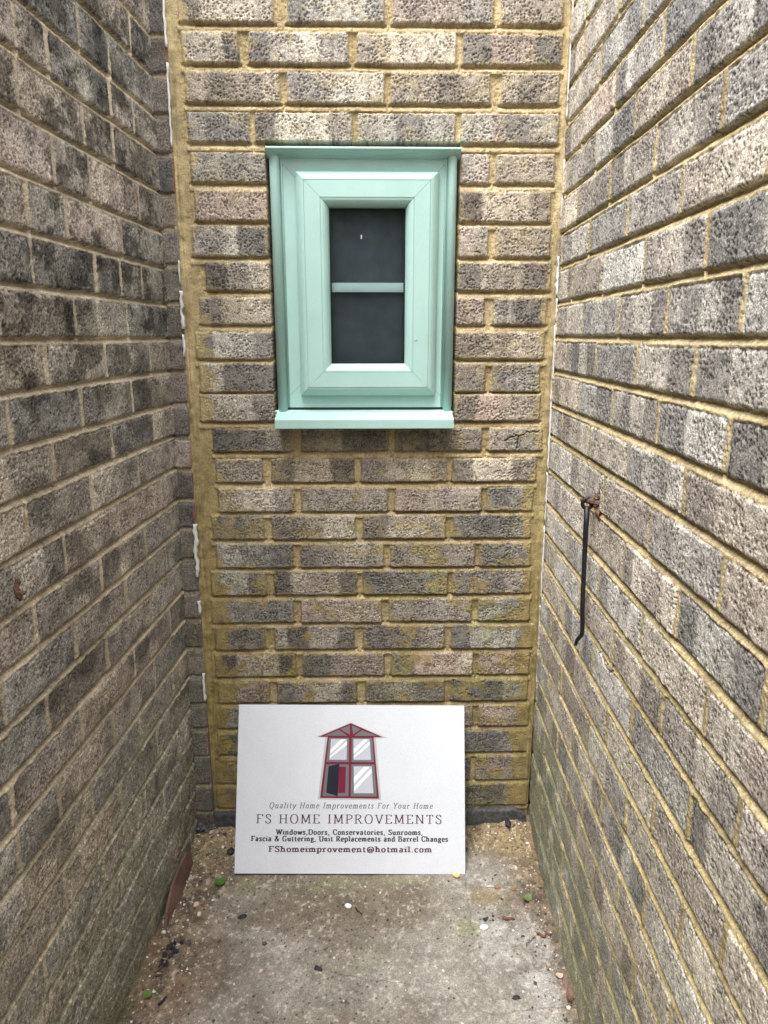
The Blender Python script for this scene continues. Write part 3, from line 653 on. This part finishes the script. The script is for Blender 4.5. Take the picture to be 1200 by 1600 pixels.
# cabin hook on the right wall
hk = empty('cabin_hook', (.448, -.43, .945))
tag(hk, 'black iron cabin hook hanging from a rusty staple on the right wall', 'hook')
XW = lambda y, z: .46554-.00524*z+.03546*y
hx, hy = XW(-.43, .94)-.017, -.419
pth = [(hx, hy, .942), (hx+.0005, hy-.001, .90), (hx+.002, hy-.003, .82), (hx+.004, hy-.006, .74), (hx+.006, hy-.008, .700), (hx+.006, hy-.007, .690), (hx+.004, hy-.001, .682), (hx+.002, hy+.003, .676), (hx+.001, hy+.006, .669), (hx, hy+.007, .662)]
V, F = tube(pth, [.0055, .0048, .0044, .0042, .0042, .0042, .0041, .0038, .0034, .003]); sh = kid('shaft', V, F, M_iron, hk, True)
lp = [(hx+.009*math.cos(a), hy, .948+.010*math.sin(a)) for a in [k*2*math.pi/14 for k in range(15)]]
V, F = tube(lp, .0036, 8); kid('eye', V, F, M_iron, sh, True)
V, F = join([tube([(hx-.006, hy+.014, .951), (hx+.003, hy, .953), (hx+.014, hy-.018, .953), (hx+.032, hy-.020, .953)], [.0045, .0055, .006, .0055], 8), blob(hx+.013, hy-.014, .961, .009, rs, .8, .9, .9, rough=.4), blob(hx+.017, hy-.018, .974, .006, rs, .6, .8, 1.5, rough=.5), blob(hx+.014, hy-.022, .936, .007, rs, .7, .7, 1.4, rough=.4)])
kid('staple', V, F, M_rust, hk, False)
# stub of a nail in the left wall
xl = -.44785+.01402*.9+.06256*-.709
V, F = join([blob(0, 0, 0, .008, rs, .6, .8, 1.5, rough=.4), blob(.001, .002, .013, .005, rs, .8, .8, 1.2, rough=.4), tube([(-.02, 0, 0), (.010, 0, -.002)], .003, 8)])
o = mesh('wall_plug', V, F, M_rust, None, True); o.location = (xl+.004, -.709, .892); tag(o, 'rusty broken wall plug stuck in a dark brick of the left wall', 'wall plug')

# ------------------------------------------------------------------ foot of the left wall: terracotta shard
def slab(name, pts, th, M, nrm):
    n = len(pts); N_ = Vector(nrm).normalized()*th
    V = [Vector(p) for p in pts]+[Vector(p)+N_ for p in pts]
    F = [tuple(range(n-1, -1, -1)), tuple(range(n, 2*n))]+[(k, (k+1) % n, n+(k+1) % n, n+k) for k in range(n)]
    c = sum(V, Vector())/len(V); o = mesh(name, V, F, M, None, False, tuple(c)); return o
xw = lambda y, z: -.44785+.01402*z+.06256*y
pts = [(xw(-.322, -.09)+.014, -.322, -.095), (xw(-.30, -.09)+.012, -.300, -.060), (xw(-.24, -.09)+.008, -.235, -.036), (xw(-.14, -.09)+.008, -.140, -.032), (xw(-.125, -.09)+.012, -.118, -.050), (xw(-.13, -.09)+.018, -.125, -.088), (xw(-.25, -.09)+.018, -.25, -.092)]
o = slab('tile_shard', pts, .007, M_terra, (.95, 0, .3)); tag(o, 'long reddish terracotta tile shard standing along the foot of the left wall', 'tile')

# ------------------------------------------------------------------ loose things on the ground
def leaf(name, x, y, L, W, rot, M, label, curl=.15, tilt=0, cat='leaf', dz=.003, point=1):
    V = []; n = 9; F = []
    for k in range(n+1):
        t = k/n; wd = W*math.sin(math.pi*min(max(t, .02), .985))**(.55 if point == 0 else .8)
        for j in (-1, 0, 1): V.append(((t-.5)*L, j*wd*.5, curl*L*(t-.5)**2*2+abs(j)*W*.12))
        if k:
            a = 3*k-3
            for j in (0, 1): F.append((a+j, a+3+j, a+4+j, a+1+j))
    nb = len(V); V += [(v[0], v[1], v[2]-.0005) for v in V]; F += [tuple(nb+i for i in reversed(f)) for f in F]
    o = mesh(name, V, F, M, None, True); o.location = (x, y, gz(x, y)+dz); o.rotation_euler = (tilt, .1, R(rot))
    blade = o; tag(o, label, cat); return o
leaf('fallen_leaf', -.351, -.19, .027, .024, 20, M_leaf, 'round dark green leaf on the soil left of the sign board', dz=.005, point=0, curl=.1)
leaf('fallen_leaf', -.440, -.488, .021, .019, 80, M_leafl, 'small bright green leaf on the ground at the foot of the left wall', dz=.004, point=0)
leaf('fallen_leaf', .407, -.252, .030, .022, 35, M_leafo, 'folded olive green leaf on the concrete near the right wall', dz=.004, curl=.3)
leaf('fallen_leaf', .440, -.508, .050, .015, 75, M_leafb, 'brown curled leaf lying against the foot of the right wall', dz=.006, curl=.4)
leaf('fallen_leaf', .452, -.56, .06, .012, 100, M_terra, 'rust orange narrow dead leaf by the foot of the right wall', dz=.006, curl=.3)
leaf('fallen_leaf', .296, -.306, .018, .009, 30, M_char, 'tiny dark folded leaf above the white oval pebble', dz=.003, curl=.5)
leaf('fallen_leaf', .432, -.455, .018, .014, 10, M_pink, 'small tan leaf scrap beside the right wall', dz=.004, curl=.3)
def stone(name, x, y, r, M, label, cat, s=(1, 1, .5), rough=.12, rot=0, sink=.35, nu=12, nv=8):
    V, F = blob(0, 0, 0, r, rs, *s, nu=nu, nv=nv, rough=rough); o = mesh(name, V, F, M, None, True)
    o.location = (x, y, gz(x, y)+r*s[2]*(1-sink)); o.rotation_euler = (0, 0, R(rot)); tag(o, label, cat); return o
stone('pebble', -.029, -.259, .0085, M_peb, 'white pebble in the middle of the concrete below the sign', 'pebble', (1, .75, .5), rot=-20, nu=16, nv=10, rough=.05)
stone('pebble', .290, -.327, .0095, M_peb, 'white oval pebble on the concrete right of the sign', 'pebble', (1.05, .75, .45), rot=10, nu=16, nv=10, rough=.04)
stone('pebble', -.395, -.255, .0085, M_pink, 'pinkish buff pebble on the soil near the left wall', 'pebble', (1, .8, .7), rot=60, nu=8, nv=5, rough=.2)
stone('pebble', -.214, -.428, .006, M_pink, 'small pale pebble lying in the left part of the concrete', 'pebble', (1, .8, .5), rot=40, nu=9, nv=6, rough=.15)
V, F = tube([(-.009, 0, 0), (0, .0005, .0005), (.009, -.0005, 0)], .0016, 6); o = mesh('paper_scrap', V, F, M_peb, None, True); o.location = (.325, -.208, gz(.325, -.208)+.003); tag(o, 'thin white sliver of paper on the ground right of the sign', 'litter')
V, F = join([blob(rs.uniform(-.006, .006), rs.uniform(-.004, .004), rs.uniform(0, .006), .004, rs, rough=.4) for k in range(7)]); o = mesh('foam_crumb', V, F, M_yel, None, True); o.location = (.243, -.178, gz(.243, -.178)+.003); tag(o, 'yellow foam crumb under the lower right corner of the sign', 'foam')
V, F = join([blob(rs.uniform(-.016, .016), rs.uniform(-.020, .020), rs.uniform(0, .006), rs.uniform(.003, .0055), rs, rough=.5) for k in range(14)]); o = mesh('debris_clump', V, F, M_char, None); o.location = (-.418, -.375, gz(-.418, -.375)+.002); tag(o, 'black crumbly debris clump beside the left wall', 'debris')
V, F = join([blob(rs.uniform(-.008, .008), rs.uniform(-.008, .008), rs.uniform(0, .003), rs.uniform(.002, .005), rs, rough=.5) for k in range(7)]); o = mesh('debris_clump', V, F, M_char, None); o.location = (-.428, -.412, gz(-.428, -.412)+.002); tag(o, 'smaller black debris bits just in front of the black clump', 'debris')
def twig(x, y, L, rot, M, label, r=.0012, bend=.2, dz=.004, name='twig', cat='twig'):
    n = 6; V, F = tube([((k/n-.5)*L, bend*L*math.sin(k*1.9)*.2+bend*L*(k/n-.5)**2, rs.uniform(0, .001)) for k in range(n+1)], [r*(1-.06*k) for k in range(n+1)], 6)
    o = mesh(name, V, F, M, None, True); o.location = (x, y, gz(x, y)+dz); o.rotation_euler = (0, 0, R(rot)); tag(o, label, cat); return o
twig(.350, -.306, .026, -3, M_twig, 'short stout brown twig right of the white oval pebble', .0035)
twig(-.004, -.277, .026, -50, M_char, 'thin dark twig beside the white pebble below the sign', .0018)
twig(.392, -.365, .035, 40, M_twig, 'thin brown twig on the pale concrete near the right wall', .0009)
twig(-.435, -.44, .040, -60, M_terra, 'reddish bent twig between the left wall and the debris', .0022, 1.2)
twig(-.405, -.50, .022, 60, M_char, 'black stubby twig on the concrete in the lower left corner', .0028)
twig(.425, -.355, .032, 5, M_twig, 'dark reddish twig against the foot of the right wall', .0035, .8)
stone('clod', -.28, -.285, .008, M_char, 'flat dark soil clod on the concrete left of centre', 'soil clod', (1.3, .8, .3), rough=.3, rot=20)
stone('clod', -.09, -.425, .008, M_char, 'dark soil clod on the front middle of the concrete', 'soil clod', (1.2, .7, .3), rough=.35, rot=-30)
stone('clod', -.345, -.085, .011, M_char, 'black lump on the soil between the left wall and the sign', 'soil clod', (.9, 1, .6), rough=.3)
stone('clod', .402, -.028, .011, M_char, 'dark brown lump on the soil in the back right corner', 'soil clod', (.7, 1.4, .7), rough=.3)
stone('clod', .33, -.50, .006, M_char, 'small dark clod on pale concrete near the lower right', 'soil clod', (1.4, .8, .4), rough=.3)
# dry twigs in the cavity at the left corner
V, F = join([tube([(rs.uniform(-.006, .006), 0, .02+rs.uniform(-.01, .01)), (rs.uniform(-.012, .012), -.004, 0), (rs.uniform(-.006, .010), -.006, -.02+rs.uniform(-.01, .01))], .0011, 5) for k in range(7)])
o = mesh('dry_twigs', V, F, M_leafb, None, True); o.location = (-.447, -.012, .515); tag(o, 'dry twigs caught in the corner crack between left wall and brick strip', 'twigs')
# dark rubble lump at the base of the strip
V, F = join([blob(rs.uniform(-.016, .016), rs.uniform(-.006, .006), rs.uniform(-.022, .018), rs.uniform(.007, .013), rs, rough=.5) for k in range(12)]); o = mesh('rubble', V, F, M_slate, None); o.location = (-.425, -.016, -.062); tag(o, 'dark crumbled rubble at the base of the narrow brick strip', 'rubble')
# countless grit: one object
V = []; F = []; CO = []
gcol = [(.62, .57, .48), (.45, .38, .28), (.10, .08, .065), (.28, .17, .11), (.35, .31, .26), (.74, .72, .68), (.06, .055, .055)]
cnt = 0
while cnt < 2600:
    m_ = rs.random()
    if m_ < .42: x, y = -.47+abs(rs.gauss(0, .085)), -rs.random()**1.2*.8
    elif m_ < .62: x, y = rs.uniform(-.45, .45), -abs(rs.gauss(0, .055))-.01
    elif m_ < .85: x, y = .452-abs(rs.gauss(0, .045)), -rs.random()**1.3*.75
    else: x, y = rs.uniform(-.47, .45), -rs.uniform(.05, .8)
    if x < -.452+.06*y+.006 or x > .46+.035*y-.004 or y > -.012: continue
    r = .0011+.0022*rs.random()**3+(.003 if rs.random() < .03 else 0); b = len(V)
    v, f = blob(x, y, gz(x, y)+r*.3, r, rs, rs.uniform(.8, 1.4), rs.uniform(.8, 1.4), .7, nu=5, nv=4, rough=.3)
    V += v; F += [tuple(i+b for i in q) for q in f]; c = gcol[rs.choice((0, 1, 1, 2, 2, 2, 3, 3, 3, 4, 4, 5, 6, 6))]; CO += [c]*len(v); cnt += 1
o = mesh('grit', V, F, M_stone); me = o.data
at = me.attributes.new('Col', 'FLOAT_COLOR', 'POINT'); at.data.foreach_set('color', np.c_[np.array(CO), np.ones(len(CO))].astype(np.float32).reshape(-1))
am = me.attributes.new('msk', 'FLOAT', 'POINT'); am.data.foreach_set('value', np.ones(len(CO), np.float32))
tag(o, 'loose grit, sand grains and crumbs scattered over the concrete along the walls', 'grit', kind='stuff')

# ------------------------------------------------------------------ added hedge behind the viewer, blocks low sky light and gives the glass a dark reflection
hx_ = np.linspace(-3.2, 3.2, 260); hz_ = np.linspace(-.25, 3.0, 150)
A, B = np.meshgrid(hx_, hz_, indexing='ij')
bul = .35*fbm(A*1.6, B*1.6, 201, 4)+.14*fbm(A*11, B*11, 202, 3)
cgn = mix(np.array((.018, .035, .012)), np.array((.075, .11, .04)), sm(fbm(A*13, B*13, 203, 4), .35, .65)[..., None])
top_ = sm(B, 2.35, 2.95)
hedge_screen = grid_mesh('hedge_screen', np.stack([A, -5.4+bul-1.1*top_**2, np.minimum(B, 2.75)+.18*fbm(A*4, B*0, 204, 3)], -1), cgn, np.ones(A.shape), M_ground, flip=True)
tag(hedge_screen, 'unseen added hedge mirrored faintly in the window pane', 'hedge_screen')
